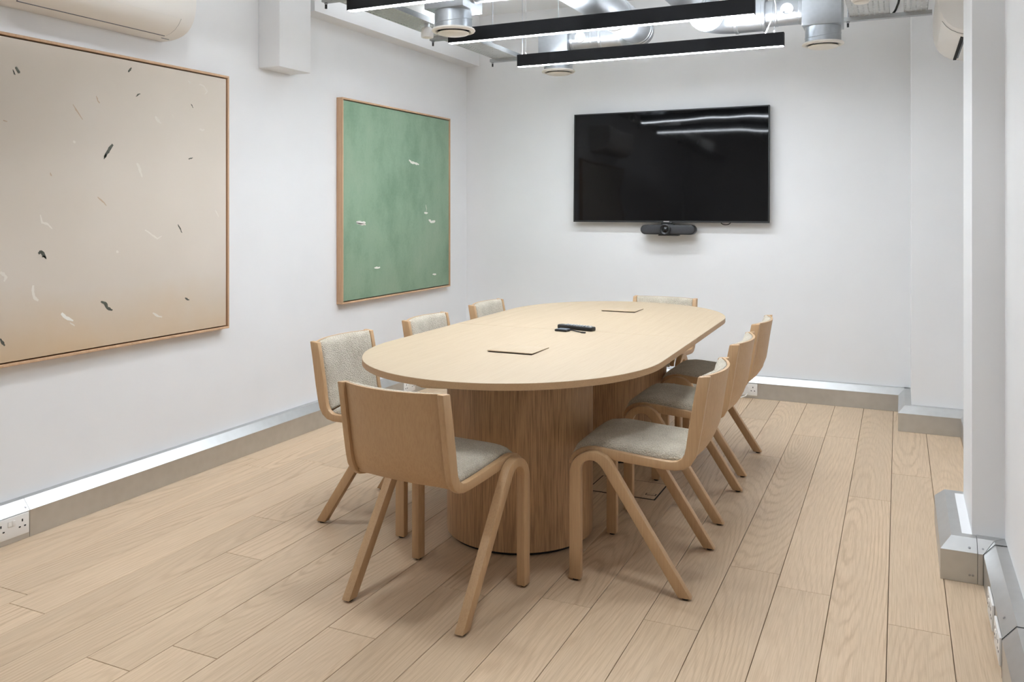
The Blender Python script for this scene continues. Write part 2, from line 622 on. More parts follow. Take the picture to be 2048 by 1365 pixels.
def miter(base, side, p_start, p_end, m0, m1, name, parent, g=0.0, mat=None):
    """trunking piece from p_start to p_end (points on the wall line, xy); `side` is the unit vector into the room;
    m0/m1 shift each end along the run per metre of depth (mitres)"""
    a, b = Vector(p_start), Vector(p_end)
    d = (b - a).normalized()
    s = Vector(side)
    bm = bmesh.new()
    r0, r1 = [], []
    for dist, z in trunk_profile(g):
        q0 = a + s * dist + d * (m0 * dist)
        q1 = b + s * dist + d * (m1 * dist)
        r0.append(bm.verts.new((q0.x - base[0], q0.y - base[1], z + 0.001 - base[2])))
        r1.append(bm.verts.new((q1.x - base[0], q1.y - base[1], z + 0.001 - base[2])))
    bm.faces.new(r0)
    bm.faces.new(r1)
    for i in range(5):
        bm.faces.new((r0[i], r0[(i + 1) % 5], r1[(i + 1) % 5], r1[i]))
    bmesh.ops.recalc_face_normals(bm, faces=bm.faces[:])
    return link(name, bm, mat or M['galv'], parent, base if parent is None else (0, 0, 0))


def screws(parent, pts, normal):
    for p in pts:
        bm = bm_lathe([(0.0, 0.0018), (0.0035, 0.0012), (0.0042, 0.0)], 10)
        q = Vector((0, 0, 1)).rotation_difference(Vector(normal)).to_euler()
        link('screw', bm, M['screw'], parent, p, q, smooth=40)


# left run, split where the photograph shows a lid joint
bl = miter((XL, 2.2, 0), (1, 0), (XL, 2.231), (XL, YB), 0, -1, 'baseboard_left', None)
tag(bl, kind='structure')
x = miter((XL, 2.2, 0), (1, 0), (XL, YN), (XL, 2.2295), 0, 0, 'trunking_section', bl)
screws(bl, [(TD - 0.010, 0.02, 0.122), (TD - 0.010, 2.2, 0.122), (TD - 0.010, -1.3, 0.122)], (0.75, 0, 0.66))
# back run up to the boxed-out corner
bb = miter((-1.5, YB, 0), (0, -1), (XL, YB), (BUMPX, YB), 1, -1, 'baseboard_back', None)
tag(bb, kind='structure')
miter((-1.5, YB, 0), (-1, 0), (BUMPX, YB), (BUMPX, BUMPY), -1, 1, 'trunking_section', bb)
miter((-1.5, YB, 0), (0, -1), (BUMPX, BUMPY), (XRF, BUMPY), -1, -1, 'trunking_section', bb)
screws(bb, [(0.585, -TD + 0.012, 0.124), (1.87, -0.57, 0.124)], (0, -0.75, 0.66))
# right run: far stretch, round the column, then towards the front
br = miter((XRN, 3.0, 0), (-1, 0), (XRN, 2.715), (XRN, COLY0), 0, -1, 'baseboard_right', None)
tag(br, kind='structure')
B0 = (XRN, 3.0, 0)
miter(B0, (-1, 0), (XRN, YN), (XRN, 2.711), 0, 0, 'trunking_section', br, 0.004)
miter(B0, (0, -1), (COLX - 0.032, COLY0), (COLX + 0.012, COLY0), -1, 0, 'trunking_section', br)
miter(B0, (0, -1), (COLX + 0.0135, COLY0), (XRN, COLY0), 0, -1, 'trunking_section', br, 0.0015)
miter(B0, (-1, 0), (COLX - 0.032, COLY0), (COLX - 0.032, COLY1), -1, 1, 'trunking_section', br)
miter(B0, (0, 1), (COLX - 0.032, COLY1), (XRF, COLY1), -1, -1, 'trunking_section', br)
miter(B0, (-1, 0), (XRF, COLY1), (XRF, BUMPY), 1, -1, 'trunking_section', br)
# torn wedge and joints that show as black gaps
bm = bmesh.new()
yy = COLY0 - TD - 0.0022 - 3.0
bm_prism([(COLX + 0.031 - XRN, 0.002), (COLX + 0.034 - XRN, 0.070), (COLX + 0.035 - XRN, 0.002)], yy - 0.0006, yy + 0.001, 'XZ', bm=bm)
link('gap', bm, M['gap'], br)
def gap_profile(g):
    return [(TD + g, 0.001), (TD + g, TZ1 + g * 0.4), (TD - TC + g, TZ2 + g), (0.0, TZ2 + g)]
for yc, w, g in ((2.713, 0.006, 0.0045), (COLY0 - TD - 0.004, 0.006, 0.0012)):
    bm = bmesh.new()
    pr = gap_profile(g)
    lo = [bm.verts.new((-d_, yc - w / 2 - 3.0, z_ + 0.001)) for d_, z_ in pr]
    hi = [bm.verts.new((-d_, yc + w / 2 - 3.0, z_ + 0.001)) for d_, z_ in pr]
    for i in range(3):
        bm.faces.new((lo[i], lo[i + 1], hi[i + 1], hi[i]))
    link('joint_gap', bm, M['gap'], br)
cx_ = COLX - 0.032
screws(br, [(cx_ + 0.02 - XRN, COLY0 - TD + 0.01 - 3.0, 0.123), (COLX + 0.03 - XRN, COLY0 - TD + 0.012 - 3.0, 0.124)], (0, -0.75, 0.66))
screws(br, [(-TD + 0.012, -0.17, 0.124)], (-0.75, 0, 0.66))
screws(br, [(COLX - 0.012 - XRN, COLY0 - TD - 0.001 - 3.0, 0.030), (COLX - 0.002 - XRN, COLY0 - TD - 0.001 - 3.0, 0.030),
            (COLX + 0.045 - XRN, COLY0 - TD - 0.003 - 3.0, 0.030), (COLX + 0.053 - XRN, COLY0 - TD - 0.003 - 3.0, 0.030)], (0, -1, 0))


# ------------------------------------------------------------------ sockets on the trunking
def socket(label, loc, rz, width=0.146, double=True):
    """face plate in the local xz plane, facing local -y; origin at the plate's back, bottom centre"""
    t = empty('wall_socket', loc, rz)
    tag(t, label, 'socket', 'sockets on the floor trunking')
    h = 0.082
    box('faceplate', -width / 2, width / 2, -0.008, 0, 0, h, M['white_plastic'], t, b=0.0025)
    cs = (-0.044, 0.044) if double else (0.0,)
    for c in cs:
        for dx, dz, w, hh in ((0, 0.058, 0.005, 0.010), (-0.011, 0.034, 0.008, 0.005), (0.011, 0.034, 0.008, 0.005)):
            box('pin_hole', c + dx - w / 2, c + dx + w / 2, -0.0087, -0.0078, dz - hh / 2, dz + hh / 2, M['gap'], t)
    for c in ((-0.009, 0.009) if double else (0.026,)):
        box('rocker_switch', c - 0.0065, c + 0.0065, -0.011, -0.0075, 0.047, 0.068, M['white_plastic'], t, b=0.0012)
    return t


FX = XL + TD
socket('white double socket on the left skirting trunking below the beige painting', (FX + 0.0005, 2.222 - 0.073, 0.024), math.pi / 2)
socket('white double socket on the left skirting trunking beyond the green painting edge, by the table', (FX + 0.0005, 5.085, 0.022), math.pi / 2)
socket('white double socket on the back wall trunking with a white cable beside it', (-0.921 - 0.073, YB - TD - 0.0005, 0.020), 0)
socket('white socket plate on the right-hand trunking, next to the column', (XRN - TD - 0.0005, 3.03, 0.020), -math.pi / 2)
socket('white socket plate on the right-hand trunking, beside the black joint', (XRN - TD - 0.0005, 2.815, 0.020), -math.pi / 2)
# white flex with black plug lying at the back trunking
t = empty('power_cable', (-1.03, YB - TD - 0.02, 0.0))
tag(t, 'short white power cable with black plug on the floor by the back trunking', 'cable')
link('flex', bm_tube([(0.045, -0.004, 0.04), (0.035, -0.012, 0.02), (0.012, -0.03, 0.012), (-0.03, -0.07, 0.010), (-0.06, -0.10, 0.012)], 0.0045, 8), M['white_plastic'], t, smooth=0)
box('plug', -0.095, -0.055, -0.125, -0.085, 0.0, 0.022, M['black_plastic'], t, b=0.005)

# ------------------------------------------------------------------ floor box under the table
t = empty('floor_box', (-1.185, 3.83, 0.0))
tag(t, 'flush floor box with oak lid and dark metal rim under the table', 'floor box')
w, h = 0.165, 0.118
box('rim', -w, w, -h, h, 0.0002, 0.0016, M['gap'], t)
box('lid', -w + 0.006, w - 0.006, -h + 0.006, h - 0.006, 0.0014, 0.0026, M['floor'], t)
box('cable_flap', w - 0.060, w - 0.012, -h + 0.05, -h + 0.075, 0.0024, 0.0032, M['gap'], t)
box('cable_flap_lid', w - 0.056, w - 0.016, -h + 0.053, -h + 0.072, 0.0030, 0.0038, M['floor'], t)

# ------------------------------------------------------------------ table
TCX, TCY, TA, TL, TBL, TROT, TZ, TTH = -1.455, 3.79, 0.610, 2.65, 0.665, 0.018, 0.74, 0.025
table = empty('meeting_table', (TCX, TCY, 0), TROT)
tag(table, 'long rounded oak meeting table on two drum pedestals', 'table')


def half_outline(sign, y_seam, inset=0.0, n=40):
    a, L, b = TA - inset, TL - 2 * inset, TBL - inset
    pts = []
    for i in range(n + 1):
        th = math.pi * i / n
        pts.append((a * math.cos(th), (L / 2 - b) + b * math.sin(th)))
    pts += [(-a, y_seam), (a, y_seam)] if sign > 0 else []
    if sign < 0:
        pts = [(x_, -y_) for x_, y_ in pts] + [(-a, y_seam), (a, y_seam)]
    return pts


SEAM = 3.765 - TCY
for sgn, ys in ((-1, SEAM - 0.0011), (1, SEAM + 0.0011)):
    bm = bm_prism(half_outline(sgn, ys), TZ - TTH, TZ, 'XY')
    bmesh.ops.recalc_face_normals(bm, faces=bm.faces[:])
    es = [e for e in bm.edges if e.calc_face_angle(0) > 1.0 and abs(e.verts[0].co.z - e.verts[1].co.z) < 1e-6]
    bmesh.ops.bevel(bm, geom=es, offset=0.0012, segments=1, affect='EDGES')
    o = link('tabletop_panel', bm, M['table'], table, smooth=30)
    o.data.materials.append(M['table_edge'])
    for p in o.data.polygons:
        if abs(p.normal.z) < 0.5:
            p.material_index = 1
for py in (3.165 - TCY, 4.435 - TCY):
    bm = bm_lathe([(0.298, 0.012), (0.3025, 0.014), (0.3025, TZ - TTH)], 64)
    ped = link('pedestal', bm, M['pedestal'], table, (0.0, py, 0), smooth=40)
    link('plinth', bm_lathe([(0.290, 0.0015), (0.290, 0.0125)], 48), M['gap'], ped, smooth=40)
for fy in (3.145 - TCY, 4.645 - TCY):
    o = box('cable_hatch', -0.094, 0.101, fy - 0.0955, fy + 0.090, TZ + 0.0002, TZ + 0.0012, M['gap'], table)
    lid = box('hatch_lid', -0.0955, 0.1025, -0.0925, 0.0925, 0.0008, 0.0045, M['table'], o, b=0.0008)
    lid.location = (0.0, 0.0, 0.0012)
    lid.rotation_euler = (math.radians(-1.0), 0, 0)
    lid.location.z = 0.0022

# ------------------------------------------------------------------ chairs
def build_chair():
    t = empty('meeting_chair')
    # --- bent leg frames: front leg, hairpin bend, raked rear leg
    r, cy, cz = 0.064, 0.116, 0.386
    path = [(0.180, 0.006, 0.0205), (0.180, 0.12, 0.0205), (0.180, 0.26, 0.0205), (0.180, 0.35, 0.020)]
    a_end = math.atan2(0.55, -0.835)
    nseg = 16
    for i in range(nseg + 1):
        th = a_end * i / nseg
        k = i / nseg
        half = 0.0195 - 0.0045 * math.sin(math.pi * min(1, k * 1.1))
        path.append((cy + r * math.cos(th), cz + r * math.sin(th), half))
    ex, ez = path[-1][0], path[-1][1]
    dx, dz = -0.55, -0.835
    Ltot = (ez - 0.006) / -dz
    for k in (0.3, 0.65, 1.0):
        path.append((ex + dx * Ltot * k, ez + dz * Ltot * k, 0.0185))
    outer, inner = [], []
    for i, (y, z, hw) in enumerate(path):
        p0, p1 = path[max(i - 1, 0)], path[min(i + 1, len(path) - 1)]
        ty, tz = p1[0] - p0[0], p1[1] - p0[1]
        n = math.hypot(ty, tz)
        ty, tz = ty / n, tz / n
        outer.append((y + tz * hw, z - ty * hw))
        inner.append((y - tz * hw, z + ty * hw))
    # cut the rear foot level with the floor
    def level(pa, pb, z):
        k = (z - pa[1]) / (pb[1] - pa[1])
        return (pa[0] + (pb[0] - pa[0]) * k, z)
    outer[-1] = level(outer[-2], outer[-1], 0.006)
    inner[-1] = level(inner[-2], inner[-1], 0.006)
    for sx in (-1, 1):
        x0, x1 = sorted((sx * 0.211, sx * 0.2435))
        lf = link('leg_frame', bm_strip(outer, inner, x0, x1, 0.0035), M['chair'], t, smooth=32)
        for fy in (0.180, (outer[-1][0] + inner[-1][0]) / 2):
            link('glide', bm_lathe([(0.011, 0.0), (0.012, 0.002), (0.012, 0.0065)], 12), M['rubber'], lf,
                 (sx * 0.2273, fy, 0.0), smooth=40)
    # --- L-shaped side frames carrying seat and back
    top = [(.213, .405), (.209, .425), (.197, .446), (.172, .463), (.14, .472), (.114, .474), (.039, .467), (-.049, .459),
           (-.126, .454), (-.158, .453), (-.178, .457), (-.194, .468), (-.203, .484), (-.208, .505), (-.218, .576),
           (-.237, .687), (-.250, .752)]
    bot = [(.203, .403), (.197, .420), (.185, .434), (.163, .446), (.14, .449), (.114, .446), (.039, .434), (-.049, .428),
           (-.126, .424), (-.172, .424), (-.202, .431), (-.226, .449), (-.241, .475), (-.249, .505), (-.262, .576),
           (-.279, .687), (-.291, .756)]
    for sx in (-1, 1):
        x0, x1 = sorted((sx * 0.1865, sx * 0.2105))
        link('side_frame', bm_strip(top, bot, x0, x1, 0.0035), M['chair'], t, smooth=32)

    def lerp(tab, z):
        for (z0, y0), (z1, y1) in zip(tab[:-1], tab[1:]):
            if z <= z1:
                k = (z - z0) / (z1 - z0)
                return y0 + (y1 - y0) * k
        return tab[-1][1]
    rear = [(.44, -.214), (.449, -.226), (.475, -.241), (.505, -.249), (.576, -.262), (.687, -.279), (.757, -.291)]
    frnt = [(.468, -.194), (.484, -.203), (.505, -.208), (.576, -.218), (.687, -.237), (.757, -.2505)]
    # --- plywood back, bowed backwards
    bm = bmesh.new()
    nu, nz = 18, 14
    zt, zb = 0.754, 0.442
    def sag(u, z):
        k = max(0.0, min(1.0, (z - 0.43) / 0.12))
        return 0.044 * (1 - u * u) * (0.35 + 0.65 * k)
    G = {}
    for side, th in ((0, 0.0), (1, 0.010)):
        for i in range(nu + 1):
            u = -1 + 2 * i / nu
            for j in range(nz + 1):
                z = zb + (zt - zb) * j / nz
                y = lerp(rear, z) + 0.016 - sag(u, z) + th
                G[side, i, j] = bm.verts.new((0.193 * u, y, z))
    for i in range(nu):
        for j in range(nz):
            for s in (0, 1):
                bm.faces.new((G[s, i, j], G[s, i + 1, j], G[s, i + 1, j + 1], G[s, i, j + 1]))
    for i in range(nu):
        for j in (0, nz):
            bm.faces.new((G[0, i, j], G[0, i + 1, j], G[1, i + 1, j], G[1, i, j]))
    for j in range(nz):
        for i in (0, nu):
            bm.faces.new((G[0, i, j], G[0, i, j + 1], G[1, i, j + 1], G[1, i, j]))
    link('backrest', bm, M['chair'], t, smooth=40)
    # --- plywood seat
    s_top = [(-.214, .452), (-.190, .447), (-.12, .447), (0, .455), (.10, .463), (.15, .458), (.185, .438), (.202, .41)]
    s_bot = [(-.206, .440), (-.186, .436), (-.12, .436), (0, .444), (.10, .452), (.145, .448), (.176, .430), (.192, .408)]
    link('seat', bm_strip(s_top, s_bot, -0.187, 0.187, 0.001), M['chair'], t, smooth=50)
    # --- pads
    def pad(name, base, topf, nu, nv, half):
        bm = bmesh.new()
        G = {}
        for i in range(nu + 1):
            u = -1 + 2 * i / nu
            uu = math.copysign(1 - (1 - abs(u)) ** 1.6, u)
            for j in range(nv + 1):
                v = -1 + 2 * j / nv
                vv = math.copysign(1 - (1 - abs(v)) ** 1.6, v)
                B = Vector(base(uu, vv))
                T = Vector(topf(uu, vv))
                e = ((1 - abs(uu) ** 7) ** 0.45) * ((1 - abs(vv) ** 12) ** 0.45)
                e = 0.25 + 0.75 * e
                G[0, i, j] = bm.verts.new(B)
                G[1, i, j] = bm.verts.new(B + (T - B) * e)
        for i in range(nu):
            for j in range(nv):
                for s in (0, 1):
                    bm.faces.new((G[s, i, j], G[s, i + 1, j], G[s, i + 1, j + 1], G[s, i, j + 1]))
        for i in range(nu):
            for j in (0, nv):
                bm.faces.new((G[0, i, j], G[0, i + 1, j], G[1, i + 1, j], G[1, i, j]))
        for j in range(nv):
            for i in (0, nu):
                bm.faces.new((G[0, i, j], G[0, i, j + 1], G[1, i, j + 1], G[1, i, j]))
        return link(name, bm, M['boucle'], t, smooth=0)
    def bz(v):
        return 0.464 + (0.753 - 0.464) * (v + 1) / 2
    pad('back_pad', lambda u, v: (0.1845 * u, lerp(rear, bz(v)) + 0.0265 - sag(u, bz(v)), bz(v)),
        lambda u, v: (0.1845 * u, lerp(frnt, bz(v)) + 0.011 - 0.62 * sag(u, bz(v)), bz(v) + 0.002), 18, 18, 0)
    sb = [(-.196, .4500), (-.12, .4475), (0, .4555), (.10, .4635), (.15, .4585), (.185, .4385), (.2025, .4105), (.207, .398)]
    st = [(-.194, .481), (-.12, .484), (0, .492), (.10, .499), (.163, .490), (.205, .460), (.2235, .420), (.224, .398)]
    def along(tab, v):
        f = (v + 1) / 2 * (len(tab) - 1)
        i = min(int(f), len(tab) - 2)
        k = f - i
        return (tab[i][0] + (tab[i + 1][0] - tab[i][0]) * k, tab[i][1] + (tab[i + 1][1] - tab[i][1]) * k)
    pad('seat_pad', lambda u, v: (0.1845 * u, *along(sb, v)), lambda u, v: (0.1845 * u, *along(st, v)), 16, 28, 0)
    return t


chair_proto = build_chair()
PI = math.pi
GROUP = 'oak chairs around the table'
# centre of the feet, direction the sitter faces (rotation of +y about z)
chairs = [
    (-0.885, 3.034, PI / 2 + 0.03, 'oak chair farthest from the television on the table side away from the paintings'),
    (-0.910, 3.768, PI / 2 + 0.005, 'middle one of three oak chairs on the table side away from the paintings'),
    (-0.927, 4.454, PI / 2 - 0.01, 'oak chair nearest the television on the table side away from the paintings'),
    (-1.449, 2.515, -0.085, 'oak chair at the rounded table end opposite the television, wooden back outward'),
    (-2.013, 3.090, -PI / 2 + 0.01, 'oak chair farthest from the television on the painting side of the table'),
    (-2.025, 3.830, -PI / 2 + 0.01, 'middle one of three oak chairs on the painting side of the table'),
    (-2.045, 4.585, -PI / 2 + 0.02, 'oak chair nearest the television on the painting side of the table'),
    (-1.410, 5.045, PI - 0.06, 'oak chair at the rounded table end below the television'),
]
for i, (x, y, rz, lab) in enumerate(chairs):
    c = chair_proto if i == 0 else copy_tree(chair_proto)
    c.location = (x, y, 0.0008)
    c.rotation_euler = (0, 0, rz)
    tag(c, lab, 'chair', GROUP)

# ------------------------------------------------------------------ things on the table
t = empty('remote_control', (-1.432, 3.797, TZ + 0.0003), math.radians(-11.5))
tag(t, 'long black remote control with small buttons on the table', 'remote control')
box('body', -0.098, 0.098, -0.021, 0.021, 0.0, 0.020, M['black_plastic'], t, b=0.006, seg=3)
for i in range(9):
    for j in range(3):
        box('button', -0.055 + i * 0.0165 - 0.004, -0.055 + i * 0.0165 + 0.004, -0.012 + j * 0.012 - 0.003,
            -0.012 + j * 0.012 + 0.003, 0.0195, 0.0228, M['light_grey'], t, b=0.0008)
box('power_button', 0.083, 0.091, -0.014, -0.006, 0.0195, 0.0222, M['white_plastic'], t, b=0.001)
t = empty('wireless_dongle', (-1.468, 3.722, TZ + 0.0003), math.radians(-8))
tag(t, 'small square grey-topped dongle with short black cable beside the remote control', 'dongle')
box('body', -0.038, 0.026, -0.024, 0.024, 0.0, 0.010, M['black_plastic'], t, b=0.004)
box('top_cover', -0.030, 0.024, -0.021, 0.021, 0.0095, 0.0115, M['mid_grey'], t, b=0.0008)
link('cable', bm_tube([(0.024, 0.0, 0.006), (0.045, 0.002, 0.008), (0.075, -0.004, 0.005), (0.100, -0.008, 0.0035)], 0.003, 8), M['black_plastic'], t, smooth=0)
box('connector', 0.098, 0.122, -0.014, -0.004, 0.0, 0.007, M['black_plastic'], t, b=0.0015)

# ------------------------------------------------------------------ television and conference camera
TVX0, TVX1, TVZ0, TVZ1, TVY = -2.290, -0.840, 1.228, 2.052, 6.008
tv = empty('television', ((TVX0 + TVX1) / 2, TVY, TVZ0))
tag(tv, 'large black flat-screen television on the back wall', 'television')
tv.rotation_euler = (-0.0225, 0, 0)
hw, hh = (TVX1 - TVX0) / 2, TVZ1 - TVZ0
box('housing', -hw, hw, 0.004, 0.030, 0, hh, M['black_plastic'], tv, b=0.003)
box('rear_hump', -hw * 0.6, hw * 0.6, 0.029, 0.058, 0.08, hh * 0.72, M['black_plastic'], tv, b=0.01)
box('wall_bracket', -0.22, 0.22, 0.057, YB - TVY - 0.0138, 0.25, 0.55, M['black_metal'], tv)
for nm, a in (('bezel', (-hw, hw, 0.0, 0.006, 0.0, 0.013)), ('bezel', (-hw, hw, 0.0, 0.006, hh - 0.008, hh)),
              ('bezel', (-hw, -hw + 0.008, 0.0, 0.006, 0.013, hh - 0.008)), ('bezel', (hw - 0.008, hw, 0.0, 0.006, 0.013, hh - 0.008))):
    box(nm, *a, M['black_plastic'], tv)
box('screen', -hw + 0.008, hw - 0.008, 0.0022, 0.0045, 0.013, hh - 0.008, M['screen'], tv)
bd = box('badge_mount', -0.040, 0.040, -0.001, 0.010, -0.010, 0.004, M['black_plastic'], tv, b=0.002)
for i in range(7):
    xx = -0.0215 + i * 0.0062
    box('badge_letter', xx, xx + 0.0046, -0.0008, 0.0008, 0.0035, 0.0095, M['silver'], tv)
link('cable_loop', bm_tube([(0.42 + 0.035 * math.cos(a), 0.035, 0.006 - 0.020 * math.sin(a)) for a in [PI * k / 12 for k in range(13)]], 0.003, 8), M['black_plastic'], tv, smooth=0)

cb = empty('conference_camera', (-1.545, 5.985, 1.132))
tag(cb, 'dark grey conference camera bar with round lens under the television', 'camera')
# speaker bar with rounded ends
pts = []
for s, c0 in ((1, 0.166), (-1, -0.166)):
    for k in range(13):
        a = -PI / 2 + PI * k / 12
        pts.append((c0 + s * 0.035 * math.cos(a), 0.044 + s * 0.035 * math.sin(a)))
link('bar_body', bm_prism(pts, -0.030, 0.045, 'XZ', bev=0.006), M['black_plastic'], cb, smooth=40)
pts2 = [(x_ * 0.965, 0.044 + (z_ - 0.044) * 0.80) for x_, z_ in pts]
link('speaker_grille', bm_prism(pts2, -0.0325, -0.028, 'XZ', bev=0.001), M['dark_grey'], cb, smooth=40)
R90 = Matrix.Rotation(PI / 2, 4, 'X')
link('lens_housing', bm_lathe([(0.0, 0.020), (0.030, 0.020), (0.038, 0.026), (0.040, 0.040), (0.040, 0.050), (0.034, 0.053), (0.030, 0.050), (0.0, 0.046)], 32, M4=R90), M['black_plastic'], cb, (-0.012, 0.0, 0.045), smooth=40)
link('lens', bm_lathe([(0.0, 0.056), (0.012, 0.054), (0.022, 0.049), (0.024, 0.046)], 24, M4=R90), M['lens'], cb, (-0.012, 0.0, 0.045), smooth=50)
box('stand', -0.070, 0.078, -0.020, 0.04, 0.0, 0.008, M['black_plastic'], cb, b=0.002)
box('mount_bracket', -0.052, 0.040, -0.010, 0.045, 0.076, 0.085, M['black_plastic'], cb, b=0.003)
box('wall_arm', -0.03, 0.03, 0.04, YB - 5.985 - 0.0005, 0.02, 0.07, M['black_metal'], cb)


# ------------------------------------------------------------------ paintings
def painting(name, label, y0, y1, z0, z1, canvas, depth=0.047, lip=0.011, gapw=0.006):
    """hangs on the left wall, facing +x; local origin at wall, bottom, first edge"""
    t = empty(name, (XL + 0.0005, y0, z0))
    tag(t, label, 'painting', 'framed paintings on the left wall')
    W, H = y1 - y0, z1 - z0
    box('frame_rail', 0, depth, 0, W, 0, lip, M['frame'], t, b=0.0012)
    box('frame_rail', 0, depth, 0, W, H - lip, H, M['frame'], t, b=0.0012)
    box('frame_stile', 0, depth, 0, lip, lip, H - lip, M['frame'], t, b=0.0012)
    box('frame_stile', 0, depth, W - lip, W, lip, H - lip, M['frame'], t, b=0.0012)
    box('backing', 0.002, 0.012, lip - 0.002, W - lip + 0.002, lip - 0.002, H - lip + 0.002, M['gap'], t)
    box('canvas', 0.012, depth - 0.006, lip + gapw, W - lip - gapw, lip + gapw, H - lip - gapw, canvas, t, b=0.002)
    return t, depth - 0.006


def stroke(parent, x, pts, mat):
    """flat brush mark: pts = (y, z, half width)"""
    bm = bmesh.new()
    L, Rr = [], []
    for i, (y, z, w) in enumerate(pts):
        p0, p1 = pts[max(0, i - 1)], pts[min(len(pts) - 1, i + 1)]
        ty, tz = p1[0] - p0[0], p1[1] - p0[1]
        n = math.hypot(ty, tz) or 1
        ny, nz = -tz / n, ty / n
        L.append(bm.verts.new((x + 0.0006, y + ny * w, z + nz * w)))
        Rr.append(bm.verts.new((x + 0.0006, y - ny * w, z - nz * w)))
    for i in range(len(pts) - 1):
        bm.faces.new((L[i], L[i + 1], Rr[i + 1], Rr[i]))
    link('brush_mark', bm, mat, parent)


# photo pixel -> point on a plane x = const of the left wall (used for the brush marks only)
_a = math.atan(782 / 1672.0)
_F = Vector((-math.sin(_a), math.cos(_a), 0))
_R = Vector((math.cos(_a), math.sin(_a), 0))
def on_left(px, py, X):
    d = _F + _R * ((px - 1024) / 1672.0) + Vector((0, 0, (420 - py) / 1672.0))
    k = X / d.x
    return d.y * k, CAM_H + d.z * k


def strokes(t, x, marks):
    X = XL + 0.0005 + x
    rg = random.Random(5)
    for mat, w, pl in marks:
        n_ = 3 * (len(pl) - 1)
        fine = []
        for i in range(n_ + 1):
            f_ = i / n_ * (len(pl) - 1)
            j = min(int(f_), len(pl) - 2)
            k = f_ - j
            fine.append((pl[j][0] * (1 - k) + pl[j + 1][0] * k + rg.uniform(-.5, .5), pl[j][1] * (1 - k) + pl[j + 1][1] * k + rg.uniform(-.5, .5)))
        pl = fine
        pts = []
        for i, (px, py) in enumerate(pl):
            y, z = on_left(px, py, X)
            k = i / (len(pl) - 1)
            pts.append((y - t.location.y, z - t.location.z, w * rg.uniform(0.6, 1.1) * (0.3 + 0.6 * math.sin(PI * min(1, max(0, 0.12 + 0.8 * k))))))
        stroke(t, x, pts, mat)


bt, bx = painting('painting', 'large beige abstract canvas with dark and white brush marks in an oak frame', 1.86, 3.358, 0.697, 2.024, M['beige_canvas'])
D, Wt, P_, Tn = M['paint_dark'], M['paint_white'], M['paint_pale'], M['paint_tan']
strokes(bt, bx, [
    (D, 0.0085, [(31, 134), (35, 140), (38, 147)]), (D, 0.003, [(26, 139), (28, 146), (30, 150)]),
    (D, 0.006, [(263, 136), (259, 141), (256, 144)]), (D, 0.004, [(280, 188), (275, 190), (272, 193)]),
    (Tn, 0.004, [(146, 209), (155, 224), (165, 239)]), (Tn, 0.004, [(192, 192), (195, 200), (199, 207)]),
    (D, 0.0095, [(225, 289), (219, 298), (214, 306), (209, 315)]), (D, 0.004, [(213, 308), (210, 312), (208, 318)]),
    (P_, 0.009, [(310, 233), (315, 240), (322, 247)]), (P_, 0.005, [(344, 228), (347, 236)]),
    (P_, 0.009, [(274, 327), (279, 336), (281, 344), (284, 355)]), (P_, 0.006, [(398, 258), (404, 261), (409, 259)]),
    (P_, 0.006, [(376, 162), (382, 166)]), (P_, 0.006, [(398, 169), (407, 172), (415, 183), (410, 188)]),
    (D, 0.004, [(377, 318), (381, 317), (385, 316)]), (D, 0.003, [(382, 208), (384, 212), (386, 216)]),
    (Tn, 0.004, [(100, 345), (103, 352)]), (P_, 0.007, [(146, 282), (151, 286)]),
    (P_, 0.006, [(81, 430), (84, 446), (94, 448), (104, 458)]), (D, 0.004, [(356, 449), (360, 458), (364, 466)]),
    (D, 0.009, [(77, 508), (82, 503), (87, 510), (92, 517)]), (D, 0.004, [(84, 514), (88, 513), (93, 518)]),
    (P_, 0.009, [(0, 545), (7, 549), (12, 555), (8, 563)]), (P_, 0.009, [(66, 571), (66, 585), (69, 596), (76, 602)]),
    (D, 0.0105, [(202, 604), (210, 607), (215, 617), (225, 621)]), (Wt, 0.009, [(123, 627), (131, 635), (146, 642)]),
    (P_, 0.005, [(140, 646), (149, 652)]), (P_, 0.006, [(305, 626), (314, 632), (324, 635)]),
    (D, 0.006, [(370, 596), (374, 599), (378, 601)]), (D, 0.007, [(0, 678), (4, 685), (9, 692)]),
    (P_, 0.005, [(290, 460), (305, 471), (315, 478), (323, 472)]), (P_, 0.008, [(233, 503), (237, 505)]),
    (P_, 0.005, [(430, 420), (437, 434)]), (Tn, 0.004, [(6, 241), (14, 243)]),
    (Tn, 0.004, [(195, 394), (205, 403), (213, 412)]),
])
gt, gx = painting('painting', 'green abstract canvas with a few white brush marks in an oak frame', 4.340, 5.735, 0.720, 2.035, M['green_canvas'])
strokes(gt, gx, [
    (Wt, 0.013, [(818, 320), (823, 325), (830, 327), (838, 329)]),
    (Wt, 0.014, [(712, 444), (720, 445), (731, 446)]), (P_, 0.009, [(714, 447), (722, 448), (731, 450)]),
    (Wt, 0.009, [(848, 426), (852, 426), (856, 426)]), (P_, 0.004, [(852, 410), (853, 422)]),
    (Wt, 0.013, [(857, 440), (862, 444), (870, 443)]),
    (Wt, 0.008, [(748, 536), (754, 536), (760, 535)]), (Wt, 0.008, [(865, 549), (869, 549), (872, 549)]),
])


